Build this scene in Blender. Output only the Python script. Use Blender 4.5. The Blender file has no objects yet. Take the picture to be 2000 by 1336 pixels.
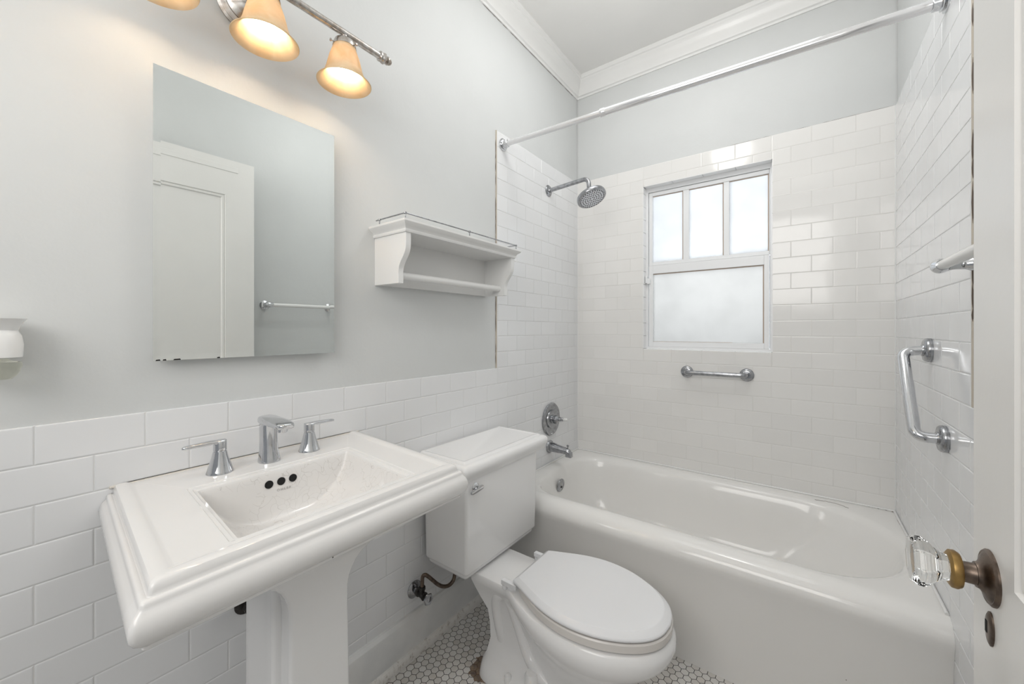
import bpy, bmesh, math, random
from mathutils import Vector, Matrix
random.seed(7)
C = bpy.context.scene.collection
PI = math.pi
H = 1.183            # camera height; most measured heights are relative to it
W = 1.466            # room width

# ------------------------------------------------------------------ camera, world, light
cam_d = bpy.data.cameras.new('camera')
cam = bpy.data.objects.new('camera', cam_d); C.objects.link(cam)
cam.location = (1.14975, -2.26326, H)
cam.rotation_euler = (PI/2, 0, math.radians(36.4646))
cam_d.sensor_width = 36.0
cam_d.lens = 36.0*764.57/2000
cam_d.shift_y = -23.1/2000
cam_d.clip_start = 0.01
bpy.context.scene.camera = cam

vs = bpy.context.scene.view_settings
vs.view_transform = 'Standard'; vs.look = 'None'; vs.gamma = 1.0; vs.use_curve_mapping = False
vs.exposure = 0.22

w = bpy.data.worlds.new('daylight'); bpy.context.scene.world = w; w.use_nodes = True
bg = w.node_tree.nodes['Background']
bg.inputs['Color'].default_value = (0.93, 0.965, 1.0, 1)
bg.inputs['Strength'].default_value = 0.26

def area(name, loc, rot, sx, sy, power, col):
    d = bpy.data.lights.new(name, 'AREA'); d.shape = 'RECTANGLE'; d.size = sx; d.size_y = sy
    d.energy = power; d.color = col
    o = bpy.data.objects.new(name, d); o.location = loc; o.rotation_euler = rot; C.objects.link(o); return o
area('window_daylight', (0.73, 0.42, H+0.42), (-PI/2, 0, 0), 0.9, 1.1, 14.0, (0.95, 0.98, 1.0))
gl_d = bpy.data.lights.new('added_globe_fill', 'POINT'); gl_d.energy = 5.5; gl_d.shadow_soft_size = .13; gl_d.color = (1.0, .985, .955)  # unseen fill light, added to brighten the ceiling and upper walls
gl_o = bpy.data.objects.new('added_globe_fill', gl_d); gl_o.location = (.75, -.95, 2.45)
area('hall_lamp_light', (0.85, -3.1, 1.95), (-PI/2, 0, PI), 1.1, 1.0, 15.0, (1.0, .975, .94))
area('added_overhead_fill', (0.73, -.80, 2.70), (0, 0, 0), 1.0, .9, 3.2, (.97, .985, 1.0)); C.objects.link(gl_o)  # soft downward fill added over the tub end to even the brightness

# ------------------------------------------------------------------ materials
def mat(name, col, rough=0.5, metal=0.0, **kw):
    m = bpy.data.materials.new(name); m.use_nodes = True
    b = m.node_tree.nodes['Principled BSDF']
    b.inputs['Base Color'].default_value = (*col, 1)
    b.inputs['Roughness'].default_value = rough
    b.inputs['Metallic'].default_value = metal
    for k, v in kw.items(): b.inputs[k].default_value = v
    return m
class NT:
    def __init__(s, m): s.t = m.node_tree; s.b = s.t.nodes['Principled BSDF']
    def n(s, typ, **kw):
        x = s.t.nodes.new(typ)
        for k, v in kw.items(): setattr(x, k, v)
        return x
    def l(s, a, b): s.t.links.new(a, b)
    def math(s, op, a, b=None, c=None, clamp=False):
        x = s.n('ShaderNodeMath', operation=op); x.use_clamp = clamp
        for i, v in enumerate((a, b, c)):
            if v is None: continue
            if isinstance(v, (int, float)): x.inputs[i].default_value = v
            else: s.l(v, x.inputs[i])
        return x.outputs[0]
    def pos(s): return s.n('ShaderNodeNewGeometry').outputs['Position']
    def noise(s, scale, detail=3, vec=None, rough=.5):
        x = s.n('ShaderNodeTexNoise'); x.inputs['Scale'].default_value = scale
        x.inputs['Detail'].default_value = detail; x.inputs['Roughness'].default_value = rough
        s.l(vec if vec is not None else s.pos(), x.inputs['Vector']); return x.outputs['Fac']
    def ramp(s, f, stops):
        x = s.n('ShaderNodeValToRGB'); e = x.color_ramp.elements
        while len(e) < len(stops): e.new(0.5)
        for el, (p, c) in zip(e, stops): el.position = p; el.color = (*c, 1)
        s.l(f, x.inputs['Fac']); return x.outputs['Color']
    def mix(s, f, a, b):
        x = s.n('ShaderNodeMix', data_type='RGBA')
        for i, v in ((0, f), (6, a), (7, b)):
            if isinstance(v, (int, float)): x.inputs[i].default_value = v
            elif isinstance(v, tuple): x.inputs[i].default_value = (*v, 1)
            else: s.l(v, x.inputs[i])
        return x.outputs[2]
    def bump(s, h, strength, dist):
        x = s.n('ShaderNodeBump'); x.inputs['Strength'].default_value = strength
        x.inputs['Distance'].default_value = dist; s.l(h, x.inputs['Height']); s.l(x.outputs[0], s.b.inputs['Normal'])
    def col(s, c): s.l(c, s.b.inputs['Base Color'])

def paint(name, c, bumpy=0.35, scale=26):
    m = mat(name, c, 0.55); t = NT(m)
    f = t.noise(3.0, 4)
    t.col(t.ramp(f, [(.3, tuple(v*.975 for v in c)), (.7, tuple(min(1, v*1.02) for v in c))]))
    h = t.math('ADD', t.noise(scale, 4), t.math('MULTIPLY', t.noise(110, 2), .25))
    t.bump(h, bumpy, 0.004); return m
M_wall = paint('wall_paint_grey', (.655, .668, .665), 0.22, 16)
M_ceil = paint('ceiling_paint_white', (.86, .855, .84), 0.12, 30)
M_trim = paint('trim_paint_white', (.83, .83, .82), 0.10, 20)
M_trim.node_tree.nodes['Principled BSDF'].inputs['Roughness'].default_value = 0.32
M_door = paint('door_paint_white', (.80, .79, .77), 0.12, 14)
M_door.node_tree.nodes['Principled BSDF'].inputs['Roughness'].default_value = 0.28

def specks(t, base, density=.006, scale=38, col=(.12, .11, .10)):
    v = t.n('ShaderNodeTexVoronoi'); v.inputs['Scale'].default_value = scale; t.l(t.pos(), v.inputs['Vector'])
    sep = t.n('ShaderNodeSeparateColor'); t.l(v.outputs['Color'], sep.inputs[0])
    r = t.math('MULTIPLY', sep.outputs[0], .055)
    near = t.math('LESS_THAN', v.outputs['Distance'], r)
    rare = t.math('LESS_THAN', sep.outputs[1], density)
    return t.mix(t.math('MULTIPLY', near, rare), base, col)

def tile_mat(name, c):
    m = mat(name, c, 0.10); t = NT(m)
    g = t.n('ShaderNodeNewGeometry')
    f = g.outputs['Random Per Island']
    t.col(t.ramp(f, [(0, tuple(v*.985 for v in c)), (1, tuple(min(1, v*1.02) for v in c))]))
    t.bump(t.noise(9, 1), 0.25, 0.004); return m
M_tile = tile_mat('white_glazed_wall_tile', (.80, .806, .815))
M_tileb = tile_mat('warm_white_glazed_wall_tile', (.83, .82, .80))
M_grout = paint('pale_grout', (.73, .73, .725), .1)
M_groutb = paint('warm_pale_grout', (.74, .73, .705), .1)
M_por = mat('white_porcelain', (.88, .877, .875), 0.07); t = NT(M_por)
t.col(specks(t, (.88, .877, .875), .012, 30))
M_lid = mat('white_plastic_seat', (.82, .825, .84), 0.22)
M_seat = mat('cream_plastic_seat', (.74, .71, .68), 0.25)
M_tub = mat('white_enamel', (.82, .81, .79), 0.10); t = NT(M_tub)
c1 = t.mix(t.math('MULTIPLY', t.noise(2.6, 4), .35), (.87, .86, .84), (.80, .785, .76))
t.col(specks(t, c1, .05, 26)); t.bump(t.noise(5, 2), .12, .004)
# sink porcelain with crazing in the bowl
M_sink = mat('crazed_sink_porcelain', (.81, .80, .79), 0.06); t = NT(M_sink)
pos = t.pos(); sp = t.n('ShaderNodeSeparateXYZ'); t.l(pos, sp.inputs[0])
nz = t.n('ShaderNodeTexNoise'); nz.inputs['Scale'].default_value = 14; t.l(pos, nz.inputs['Vector'])
mxv = t.n('ShaderNodeMix', data_type='VECTOR'); mxv.inputs[0].default_value = .10; t.l(pos, mxv.inputs[4]); t.l(nz.outputs['Color'], mxv.inputs[5])
vo = t.n('ShaderNodeTexVoronoi', feature='DISTANCE_TO_EDGE'); vo.inputs['Scale'].default_value = 46; t.l(mxv.outputs[1], vo.inputs['Vector'])
line = t.math('LESS_THAN', vo.outputs['Distance'], .013)
gate = t.math('GREATER_THAN', t.noise(9, 2), .47)
dz = t.math('LESS_THAN', sp.outputs['Z'], .848)
inx = t.math('MULTIPLY', t.math('GREATER_THAN', sp.outputs['X'], .13), t.math('LESS_THAN', sp.outputs['X'], .46))
iny = t.math('MULTIPLY', t.math('GREATER_THAN', sp.outputs['Y'], -2.06), t.math('LESS_THAN', sp.outputs['Y'], -1.62))
msk = t.math('MULTIPLY', t.math('MULTIPLY', line, gate), t.math('MULTIPLY', t.math('MULTIPLY', dz, iny), inx))
base = t.mix(t.math('MULTIPLY', t.math('MULTIPLY', t.noise(11, 3), .9), t.math('MULTIPLY', dz, inx)), (.81, .80, .79), (.785, .765, .745))
base = t.mix(t.math('MULTIPLY', msk, .34), base, (.36, .33, .30))
t.col(specks(t, base, .02, 30))

def metal(name, c, r, var=.5, dark=(.12, .12, .12)):
    m = mat(name, c, r, 1.0); t = NT(m)
    f = t.noise(60, 4)
    t.col(t.ramp(f, [(.35, tuple(a*(1-var)+b*var for a, b in zip(c, dark))), (.6, c)]))
    t.l(t.math('MULTIPLY_ADD', t.noise(90, 3), .25*var+.02, r), t.b.inputs['Roughness']); return m
M_chrome = metal('bright_chrome', (.66, .67, .69), .05, .06)
M_worn = metal('worn_chrome', (.44, .45, .47), .14, .45)
M_pit = metal('pitted_chrome', (.62, .60, .58), .16, .55, (.25, .17, .10))
M_bronze = metal('dark_bronze', (.20, .155, .125), .30, .6, (.05, .04, .035))
M_brass = metal('aged_brass', (.40, .26, .10), .32, .5, (.18, .10, .04))
M_black = mat('dark_hole', (.008, .008, .008), .9)
M_iron = metal('dark_iron', (.10, .095, .09), .45, .6, (.02, .02, .02))
M_mirror = mat('mirror_silvering', (.86, .885, .875), 0.012, 1.0)
M_white = mat('white_plastic', (.84, .84, .83), .25)
M_bar = mat('white_bar', (.80, .80, .79), .2)
M_rod = mat('white_enamelled_steel_rod', (.82, .82, .83), .10, .65)
M_shelf = paint('shelf_paint_white', (.80, .80, .79), .06, 30)
M_shelf.node_tree.nodes['Principled BSDF'].inputs['Roughness'].default_value = .3
M_caulk = paint('dirty_caulk', (.55, .49, .41), .5, 60)
M_caulkw = paint('old_white_sealant', (.70, .66, .60), .4, 60)
M_crack = paint('dark_crack', (.12, .09, .07), .5, 60)
M_glass = mat('clear_glass', (.97, .98, .98), .02, 0, **{'Transmission Weight': 1.0, 'IOR': 1.5})
M_liquid = mat('pale_liquid', (.93, .93, .84), .03, 0, **{'Transmission Weight': 1.0, 'IOR': 1.36})
M_ink = mat('faint_grey_print', (.40, .39, .38), .4)

# frosted window glass: diffusing, lets daylight through
def frosted(name, c):
    m = bpy.data.materials.new(name); m.use_nodes = True; nt = m.node_tree; nt.nodes.clear()
    out = nt.nodes.new('ShaderNodeOutputMaterial'); tr = nt.nodes.new('ShaderNodeBsdfTranslucent')
    gl = nt.nodes.new('ShaderNodeBsdfGlossy'); gl.inputs['Roughness'].default_value = .35
    mx = nt.nodes.new('ShaderNodeMixShader'); mx.inputs[0].default_value = .04
    g = nt.nodes.new('ShaderNodeNewGeometry'); no = nt.nodes.new('ShaderNodeTexNoise'); no.inputs['Scale'].default_value = 9; no.inputs['Detail'].default_value = 6
    nt.links.new(g.outputs['Position'], no.inputs['Vector'])
    rp = nt.nodes.new('ShaderNodeValToRGB'); rp.color_ramp.elements[0].position = .35; rp.color_ramp.elements[1].position = .6
    rp.color_ramp.elements[0].color = (*[v*.955 for v in c], 1); rp.color_ramp.elements[1].color = (*c, 1)
    nt.links.new(no.outputs['Fac'], rp.inputs['Fac']); nt.links.new(rp.outputs['Color'], tr.inputs['Color'])
    nt.links.new(tr.outputs[0], mx.inputs[1]); nt.links.new(gl.outputs[0], mx.inputs[2]); nt.links.new(mx.outputs[0], out.inputs[0])
    return m
M_pane = frosted('frosted_window_glass', (.545, .552, .560))
M_pane2 = frosted('dusty_obscure_glass', (.495, .495, .490))

# amber alabaster lamp glass
M_shade = bpy.data.materials.new('amber_alabaster_glass'); M_shade.use_nodes = True
nt = M_shade.node_tree; nt.nodes.clear()
out = nt.nodes.new('ShaderNodeOutputMaterial'); tr = nt.nodes.new('ShaderNodeBsdfTranslucent'); df = nt.nodes.new('ShaderNodeBsdfDiffuse'); gl = nt.nodes.new('ShaderNodeBsdfGlossy')
gl.inputs['Roughness'].default_value = .15
g = nt.nodes.new('ShaderNodeNewGeometry'); no = nt.nodes.new('ShaderNodeTexNoise'); no.inputs['Scale'].default_value = 22; no.inputs['Detail'].default_value = 5; no.inputs['Distortion'].default_value = 1.2
nt.links.new(g.outputs['Position'], no.inputs['Vector'])
rp = nt.nodes.new('ShaderNodeValToRGB'); rp.color_ramp.elements[0].position = .3; rp.color_ramp.elements[1].position = .7
rp.color_ramp.elements[0].color = (.74, .54, .31, 1); rp.color_ramp.elements[1].color = (.82, .66, .45, 1)
nt.links.new(no.outputs['Fac'], rp.inputs['Fac'])
for n_ in (tr, df): nt.links.new(rp.outputs['Color'], n_.inputs['Color'])
m1 = nt.nodes.new('ShaderNodeMixShader'); m1.inputs[0].default_value = .80; m2 = nt.nodes.new('ShaderNodeMixShader'); m2.inputs[0].default_value = .05
nt.links.new(tr.outputs[0], m1.inputs[1]); nt.links.new(df.outputs[0], m1.inputs[2]); nt.links.new(m1.outputs[0], m2.inputs[1]); nt.links.new(gl.outputs[0], m2.inputs[2]); nt.links.new(m2.outputs[0], out.inputs[0])
M_bulb = mat('lit_fluorescent_tube', (1, 1, 1), .4); b_ = M_bulb.node_tree.nodes['Principled BSDF']
b_.inputs['Emission Color'].default_value = (1.0, .86, .66, 1); b_.inputs['Emission Strength'].default_value = 14.0

# hex mosaic floor
M_floor = mat('white_hexagon_mosaic', (.8, .8, .8), .25); t = NT(M_floor)
S = .0255
sp = t.n('ShaderNodeSeparateXYZ'); t.l(t.pos(), sp.inputs[0])
px = t.math('DIVIDE', t.math('SUBTRACT', sp.outputs['X'], .8128-.0255*40), S)
py = t.math('DIVIDE', t.math('SUBTRACT', sp.outputs['Y'], -.797-.0255*3**.5*90), S)
def fm(v, m_, off):
    a = t.math('ADD', v, off); return t.math('SUBTRACT', t.math('FLOORED_MODULO', a, m_), m_/2)
R3 = 3**.5
ax, ay = fm(px, 1.0, .5), fm(py, R3, R3/2)
bx_, by_ = fm(px, 1.0, 0.0), fm(py, R3, 0.0)
la = t.math('ADD', t.math('MULTIPLY', ax, ax), t.math('MULTIPLY', ay, ay))
lb = t.math('ADD', t.math('MULTIPLY', bx_, bx_), t.math('MULTIPLY', by_, by_))
selA = t.math('LESS_THAN', la, lb)
def pick(a, b): return t.math('ADD', t.math('MULTIPLY', a, selA), t.math('MULTIPLY', b, t.math('SUBTRACT', 1.0, selA)))
gx, gy = pick(ax, bx_), pick(ay, by_)
hx = t.math('ABSOLUTE', gx); hy = t.math('ABSOLUTE', gy)
hd = t.math('MAXIMUM', hx, t.math('ADD', t.math('MULTIPLY', hx, .5), t.math('MULTIPLY', hy, R3/2)))
gm = t.math('GREATER_THAN', hd, .465)
cid = t.n('ShaderNodeCombineXYZ'); t.l(t.math('SUBTRACT', px, gx), cid.inputs[0]); t.l(t.math('SUBTRACT', py, gy), cid.inputs[1])
sc_ = t.n('ShaderNodeVectorMath', operation='SNAP'); t.l(cid.outputs[0], sc_.inputs[0]); sc_.inputs[1].default_value = (.25, .25, .25)
wn = t.n('ShaderNodeTexWhiteNoise'); t.l(sc_.outputs[0], wn.inputs['Vector'])
tc = t.ramp(wn.outputs['Value'], [(0, (.60, .575, .54)), (.4, (.70, .685, .66)), (1, (.77, .765, .75))])
tc = t.mix(t.math('MULTIPLY', t.noise(14, 5), .35), tc, (.60, .54, .48))
fc = t.mix(gm, tc, (.035, .030, .027))
# brown water stain beside the toilet foot
dx = t.math('SUBTRACT', sp.outputs['X'], .262); dy = t.math('MULTIPLY', t.math('SUBTRACT', sp.outputs['Y'], -1.218), .85)
dist = t.math('SQRT', t.math('ADD', t.math('MULTIPLY', dx, dx), t.math('MULTIPLY', dy, dy)))
dist = t.math('ADD', dist, t.math('MULTIPLY', t.math('SUBTRACT', t.noise(38, 4), .5), .055))
st = t.math('LESS_THAN', dist, .050)
fc = t.mix(t.math('MULTIPLY', st, .88), fc, t.ramp(t.noise(60, 4), [(.3, (.07, .04, .025)), (.7, (.26, .17, .10))]))
t.col(fc)
hh = t.math('MULTIPLY', t.math('SUBTRACT', .5, hd), 12, clamp=True)
t.bump(hh, .5, .002)

# ------------------------------------------------------------------ mesh helpers
class MB:
    def __init__(s): s.v = []; s.f = []
    def add(s, vs_, fs):
        o = len(s.v); s.v += [tuple(p) for p in vs_]; s.f += [tuple(i+o for i in f) for f in fs]; return s
    def box(s, x0, x1, y0, y1, z0, z1):
        v = [(x, y, z) for z in (z0, z1) for y in (y0, y1) for x in (x0, x1)]
        return s.add(v, [(0, 2, 3, 1), (4, 5, 7, 6), (0, 1, 5, 4), (2, 6, 7, 3), (0, 4, 6, 2), (1, 3, 7, 5)])
    def loft(s, rings, cap0=True, cap1=True, closed=True):
        n = len(rings[0]); o = len(s.v)
        for r in rings: s.v += [tuple(p) for p in r]
        for k in range(len(rings)-1):
            for i in range(n if closed else n-1):
                j = (i+1) % n
                s.f.append((o+k*n+i, o+k*n+j, o+(k+1)*n+j, o+(k+1)*n+i))
        if cap0: s.f.append(tuple(o+i for i in range(n-1, -1, -1)))
        if cap1: s.f.append(tuple(o+(len(rings)-1)*n+i for i in range(n)))
        return s
    def lathe(s, prof, origin, axis=(0, 0, 1), n=32, cap=True, mod=None):
        a = Vector(axis).normalized(); u = a.orthogonal().normalized(); v = a.cross(u); O = Vector(origin)
        rings = []
        for r, h in prof:
            rings.append([O + a*h + (u*math.cos(2*PI*i/n) + v*math.sin(2*PI*i/n))*max(r, 1e-5)*(mod(i, h) if mod else 1) for i in range(n)])
        return s.loft(rings, cap, cap)
    def tube(s, pts, r, n=14, cap=True):
        P = [Vector(p) for p in pts]; rr = r if isinstance(r, (list, tuple)) else [r]*len(P)
        T = []
        for i in range(len(P)):
            d = P[min(i+1, len(P)-1)] - P[max(i-1, 0)]; T.append(d.normalized())
        u = T[0].orthogonal().normalized(); rings = []
        for i, p in enumerate(P):
            if i:
                q = T[i-1].rotation_difference(T[i]); u = q @ u
            u = (u - T[i]*u.dot(T[i])).normalized(); v = T[i].cross(u)
            rings.append([p + (u*math.cos(2*PI*k/n)+v*math.sin(2*PI*k/n))*rr[i] for k in range(n)])
        return s.loft(rings, cap, cap)
def smooth_path(pts, k=8):
    P = [Vector(p) for p in pts]; out = []
    for i in range(len(P)-1):
        p0 = P[max(i-1, 0)]; p1 = P[i]; p2 = P[i+1]; p3 = P[min(i+2, len(P)-1)]
        for j in range(k):
            t_ = j/k
            out.append(.5*((2*p1)+(p2-p0)*t_+(2*p0-5*p1+4*p2-p3)*t_*t_+(-p0+3*p1-3*p2+p3)*t_**3))
    out.append(P[-1]); return out
def fillet(pts, r, k=6):
    P = [Vector(p) for p in pts]; out = [P[0]]
    for i in range(1, len(P)-1):
        a = (P[i-1]-P[i]); b = (P[i+1]-P[i]); d = min(r, a.length*.49, b.length*.49)
        A = P[i]+a.normalized()*d; B = P[i]+b.normalized()*d
        for j in range(k+1):
            t_ = j/k; out.append((1-t_)**2*A + 2*t_*(1-t_)*P[i] + t_*t_*B)
    out.append(P[-1]); return out
def rrect(x0, x1, y0, y1, r, z, nc=6, ns=6, skew=0.0):
    """closed ring, corners r = single or [x1y1, x0y1, x0y0, x1y0]"""
    rs = r if isinstance(r, (list, tuple)) else [r]*4
    pts = []
    cs = [(x1, y1, 0), (x0, y1, 90), (x0, y0, 180), (x1, y0, 270)]
    arcs = []
    for (cx, cy, a0), rad in zip(cs, rs):
        sx = -1 if cx == x1 else 1; sy = -1 if cy == y1 else 1
        ox, oy = cx+sx*rad, cy+sy*rad
        arcs.append([(ox+rad*math.cos(math.radians(a0+90*i/nc)), oy+rad*math.sin(math.radians(a0+90*i/nc))) for i in range(nc+1)])
    for k in range(4):
        A = arcs[k]; B = arcs[(k+1) % 4]; pts += A
        for j in range(1, ns): 
            t_ = j/ns; pts.append((A[-1][0]*(1-t_)+B[0][0]*t_, A[-1][1]*(1-t_)+B[0][1]*t_))
    return [(x, y+skew*x, z) for x, y in pts]
def obj(name, mb, m, parent=None, smooth=40, bevel=0, bseg=3):
    me = bpy.data.meshes.new(name); me.from_pydata(mb.v, [], mb.f)
    bm = bmesh.new(); bm.from_mesh(me)
    if smooth != 'tile': bmesh.ops.recalc_face_normals(bm, faces=bm.faces)
    bm.to_mesh(me); bm.free()
    for mm in (m if isinstance(m, (list, tuple)) else [m]): me.materials.append(mm)
    if smooth and smooth != 'tile':
        for p in me.polygons: p.use_smooth = True
        me.set_sharp_from_angle(angle=math.radians(smooth))
    o = bpy.data.objects.new(name, me); C.objects.link(o)
    if parent: 
        o.parent = parent
        o.matrix_parent_inverse = parent.matrix_basis.inverted()
    if bevel:
        b = o.modifiers.new('bevel', 'BEVEL'); b.width = bevel; b.segments = bseg; b.limit_method = 'ANGLE'; b.harden_normals = False
    return o
def thing(name, label, cat, loc=(0, 0, 0), group=None):
    o = bpy.data.objects.new(name, None); C.objects.link(o); o.location = loc; o.empty_display_size = .05
    o['label'] = label; o['category'] = cat
    if group: o['group'] = group
    return o
def struct(o, label=None, cat=None):
    o['kind'] = 'structure'
    if label: o['label'] = label
    if cat: o['category'] = cat
    return o

# ------------------------------------------------------------------ tile fields
TP, TQ = .154, .0745          # tile length and course height
ZT = H-.178                   # top of the wainscot
def clip_rects(x0, x1, z0, z1, regions):
    out = []
    for a0, a1, b0, b1 in regions:
        X0, X1, Z0, Z1 = max(x0, a0), min(x1, a1), max(z0, b0), min(z1, b1)
        if X1-X0 > .006 and Z1-Z0 > .006: out.append((X0, X1, Z0, Z1))
    return out
def cut(r, h):
    x0, x1, z0, z1 = r; a, b, c, d = h
    if x1 <= a or x0 >= b or z1 <= c or z0 >= d: return [r]
    out = []
    if x0 < a: out.append((x0, a, z0, z1))
    if x1 > b: out.append((b, x1, z0, z1))
    m0, m1 = max(x0, a), min(x1, b)
    if z0 < c: out.append((m0, m1, z0, c))
    if z1 > d: out.append((m0, m1, d, z1))
    return [q for q in out if q[1]-q[0] > .006 and q[3]-q[2] > .006]
def tiles(regions, s0, umin, umax, to3d, g=.0009, parity=0, z_lo=-1.2, thick=.006, tilt=.0002, hole=None, gd=.0012):
    mb = MB(); k0 = int((z_lo)/TQ)-1
    for k in range(-15, 16):
        zb = ZT+k*TQ; zt = zb+TQ
        off = 0 if (k+parity) % 2 else .5
        s = math.floor((umin-s0)/TP)-1
        while s0+s*TP < umax+TP:
            u0 = s0+(s+off)*TP
            pcs = clip_rects(u0, u0+TP, zb, zt, regions)
            if hole: pcs = [q for p_ in pcs for q in cut(p_, hole)]
            for X0, X1, Z0, Z1 in pcs:
                X0 += g; X1 -= g; Z0 += g; Z1 -= g; b1, b2 = .0008, .0026
                t0, t1, t2 = (random.uniform(-tilt, tilt) for _ in range(3))
                cx, cz = (X0+X1)/2, (Z0+Z1)/2
                def D(x, z, d): return to3d(x, z, d + t0*(x-cx)/(TP/2) + t1*(z-cz)/(TQ/2)*.5 + t2*.4)
                rings = []
                for ins, d in ((0, -thick), (0, -gd), (b1, -gd*.3), (b2, 0)):
                    rings.append([D(x, z, d) for x, z in ((X0+ins, Z0+ins), (X1-ins, Z0+ins), (X1-ins, Z1-ins), (X0+ins, Z1-ins))])
                mb.loft(rings, False, True)
            s += 1
    return mb
def tile_obj(name, mb, m, parent):
    return obj(name, mb, m, parent, smooth=0)

YF = -3.2
# floor / ceiling
fl = struct(obj('floor', MB().box(-.15, W+.15, YF, .0, -.08, 0), M_floor, smooth=0))
ZC = H+1.592
ce = struct(obj('ceiling', MB().box(-.15, W+.15, YF, .15, ZC, ZC+.08), M_ceil, smooth=0))
# left wall
wl = struct(obj('wall_left', MB().box(-.12, -.006, YF, .0, 0, ZC), M_wall, smooth=0))
ZTT = H+.940                  # top of shower tile
YE = -.826                    # left tile edge
regL = [(YF, 0, 0, ZT), (YE, 0, ZT, ZTT)]
tL = tiles(regL, -2.206, YF, 0, lambda u, z, d: (d, u, z), parity=0)
tile_obj('wall_tile', tL, M_tile, wl)
obj('grout', MB().box(-.007, -.0012, YF, 0, .02, ZT-.001).box(-.007, -.0012, YE+.001, 0, ZT-.002, ZTT-.001), M_grout, wl, smooth=0)
def crack(u0, z0, z1, to3d, wd, seed):
    rnd = random.Random(seed); mb = MB(); z = z0
    while z < z1:
        L = rnd.uniform(.03, .10); 
        if rnd.random() < .72:
            pts = [to3d(u0+rnd.uniform(-.0008, .0008), z+L*i/4) for i in range(5)]
            mb.tube(pts, [wd*.2, wd, wd*1.2, wd*.8, wd*.2], 5)
        z += L*rnd.uniform(.7, 1.1)
    return mb
obj('caulk', MB().box(-.0065, -.001, YE-.004, YE+.0005, ZT, ZTT), M_caulk, wl, smooth=0)
obj('caulk_crack', crack(YE-.0045, ZT+.02, ZTT-.1, lambda u, z: (-.0045, u, z), .0012, 3), M_crack, wl)
# back wall with window opening
WX0, WX1, WZ0, WZ1 = .419, 1.036, H-.107, H+.824
wg = .0055
mb = MB().box(-.15, WX0-wg, .006, .15, 0, ZC).box(WX1+wg, W+.15, .006, .15, 0, ZC).box(WX0-wg, WX1+wg, .006, .15, 0, WZ0-wg).box(WX0-wg, WX1+wg, .006, .15, WZ1+wg, ZC)
wb = struct(obj('wall_back', mb, M_wall, smooth=0))
regB = [(-.001, W+.001, .3, ZTT)]
tB = tiles(regB, .033, 0, W, lambda u, z, d: (u, -d, z), parity=0, hole=(WX0-.0005, WX1+.0005, WZ0-.0005, WZ1+.0005), gd=.0006, tilt=.00022)
tile_obj('wall_tile', tB, M_tileb, wb)
obj('grout', MB().box(0, WX0-.002, .0006, .007, .3, ZTT-.001).box(WX1+.002, W, .0006, .007, .3, ZTT-.001).box(WX0-.002, WX1+.002, .0006, .007, .3, WZ0-.002).box(WX0-.002, WX1+.002, .0006, .007, WZ1+.002, ZTT-.001), M_groutb, wb, smooth=0)
obj('corner_caulk', MB().box(-.002, .003, -.003, .002, .3, ZTT-.002).box(W-.003, W+.002, -.003, .002, .3, ZTT-.002), M_trim, wb, smooth=0, bevel=.001)
# reveal tiles (white bullnose lining of the window opening)
mb = MB(); RD = .058
for k in range(13):
    z0, z1 = WZ0+k*TQ, min(WZ0+(k+1)*TQ, WZ1)
    if z1-z0 < .01: continue
    mb.box(WX0-.004, WX0, .0, RD, z0+.0008, z1-.0008); mb.box(WX1, WX1+.004, .0, RD, z0+.0008, z1-.0008)
for k in range(5):
    x0, x1 = WX0+k*TP, min(WX0+(k+1)*TP, WX1)
    if x1-x0 < .01: continue
    mb.box(x0+.0008, x1-.0008, .0, RD, WZ1, WZ1+.004); mb.box(x0+.0008, x1-.0008, .0, RD, WZ0-.004, WZ0)
obj('reveal_tile', mb, mat('white_glazed_reveal_tile', (.90, .90, .90), .15), wb, smooth=0, bevel=.0012, bseg=2)
# right wall
wr = struct(obj('wall_right', MB().box(W+.006, W+.12, YF, .0, 0, ZC), M_wall, smooth=0))
YR = -.900
regR = [(YF, 0, 0, ZT), (YR, 0, ZT, ZTT)]
tR = tiles(regR, YR+.004, YF, 0, lambda u, z, d: (W-d, u, z), parity=1)
tile_obj('wall_tile', tR, M_tile, wr)
obj('grout', MB().box(W+.0012, W+.007, YF, 0, .02, ZT-.001).box(W+.0012, W+.007, YR+.001, 0, ZT-.002, ZTT-.001), M_grout, wr, smooth=0)
obj('caulk', MB().box(W+.001, W+.0065, YR-.012, YR+.0005, ZT, ZTT), M_caulk, wr, smooth=0)
obj('caulk_crack', crack(YR-.011, ZT+.02, ZTT-.02, lambda u, z: (W+.001, u, z), .0022, 5), M_crack, wr)

# crown moulding
prof = [(0, -.120), (.006, -.120), (.008, -.110), (.016, -.106), (.020, -.092), (.024, -.070), (.033, -.048), (.045, -.032), (.046, -.024), (.052, -.020), (.056, -.008), (.056, 0)]
def crown(name, a, b, nrm, m0, m1):
    """run a->b along the wall, nrm points into the room; m0,m1 mitre signs"""
    A, B, N = Vector(a), Vector(b), Vector(nrm); D = (B-A).normalized(); rings = []
    mbx = MB(); r0 = []; r1 = []
    for d, z in prof:
        r0.append(A + N*d + D*d*m0 + Vector((0, 0, z))); r1.append(B + N*d - D*d*m1 + Vector((0, 0, z)))
    mbx.loft([r0, r1], True, True, closed=True)
    return struct(obj(name, mbx, M_trim, smooth=25))
crown('trim_1', (-.006, YF, ZC), (-.006, .006, ZC), (1, 0, 0), 0, 1)
crown('trim_2', (-.006, .006, ZC), (W+.006, .006, ZC), (0, -1, 0), 1, 1)
crown('trim_3', (W+.006, .006, ZC), (W+.006, YF, ZC), (-1, 0, 0), 1, 0)
t1 = bpy.data.objects['trim_1']
obj('caulk_crack', crack(-2.2, -2.2+.8, -.02, lambda u, z: (-.0055, z, ZC-.1205), .0011, 8), M_crack, t1)
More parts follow.
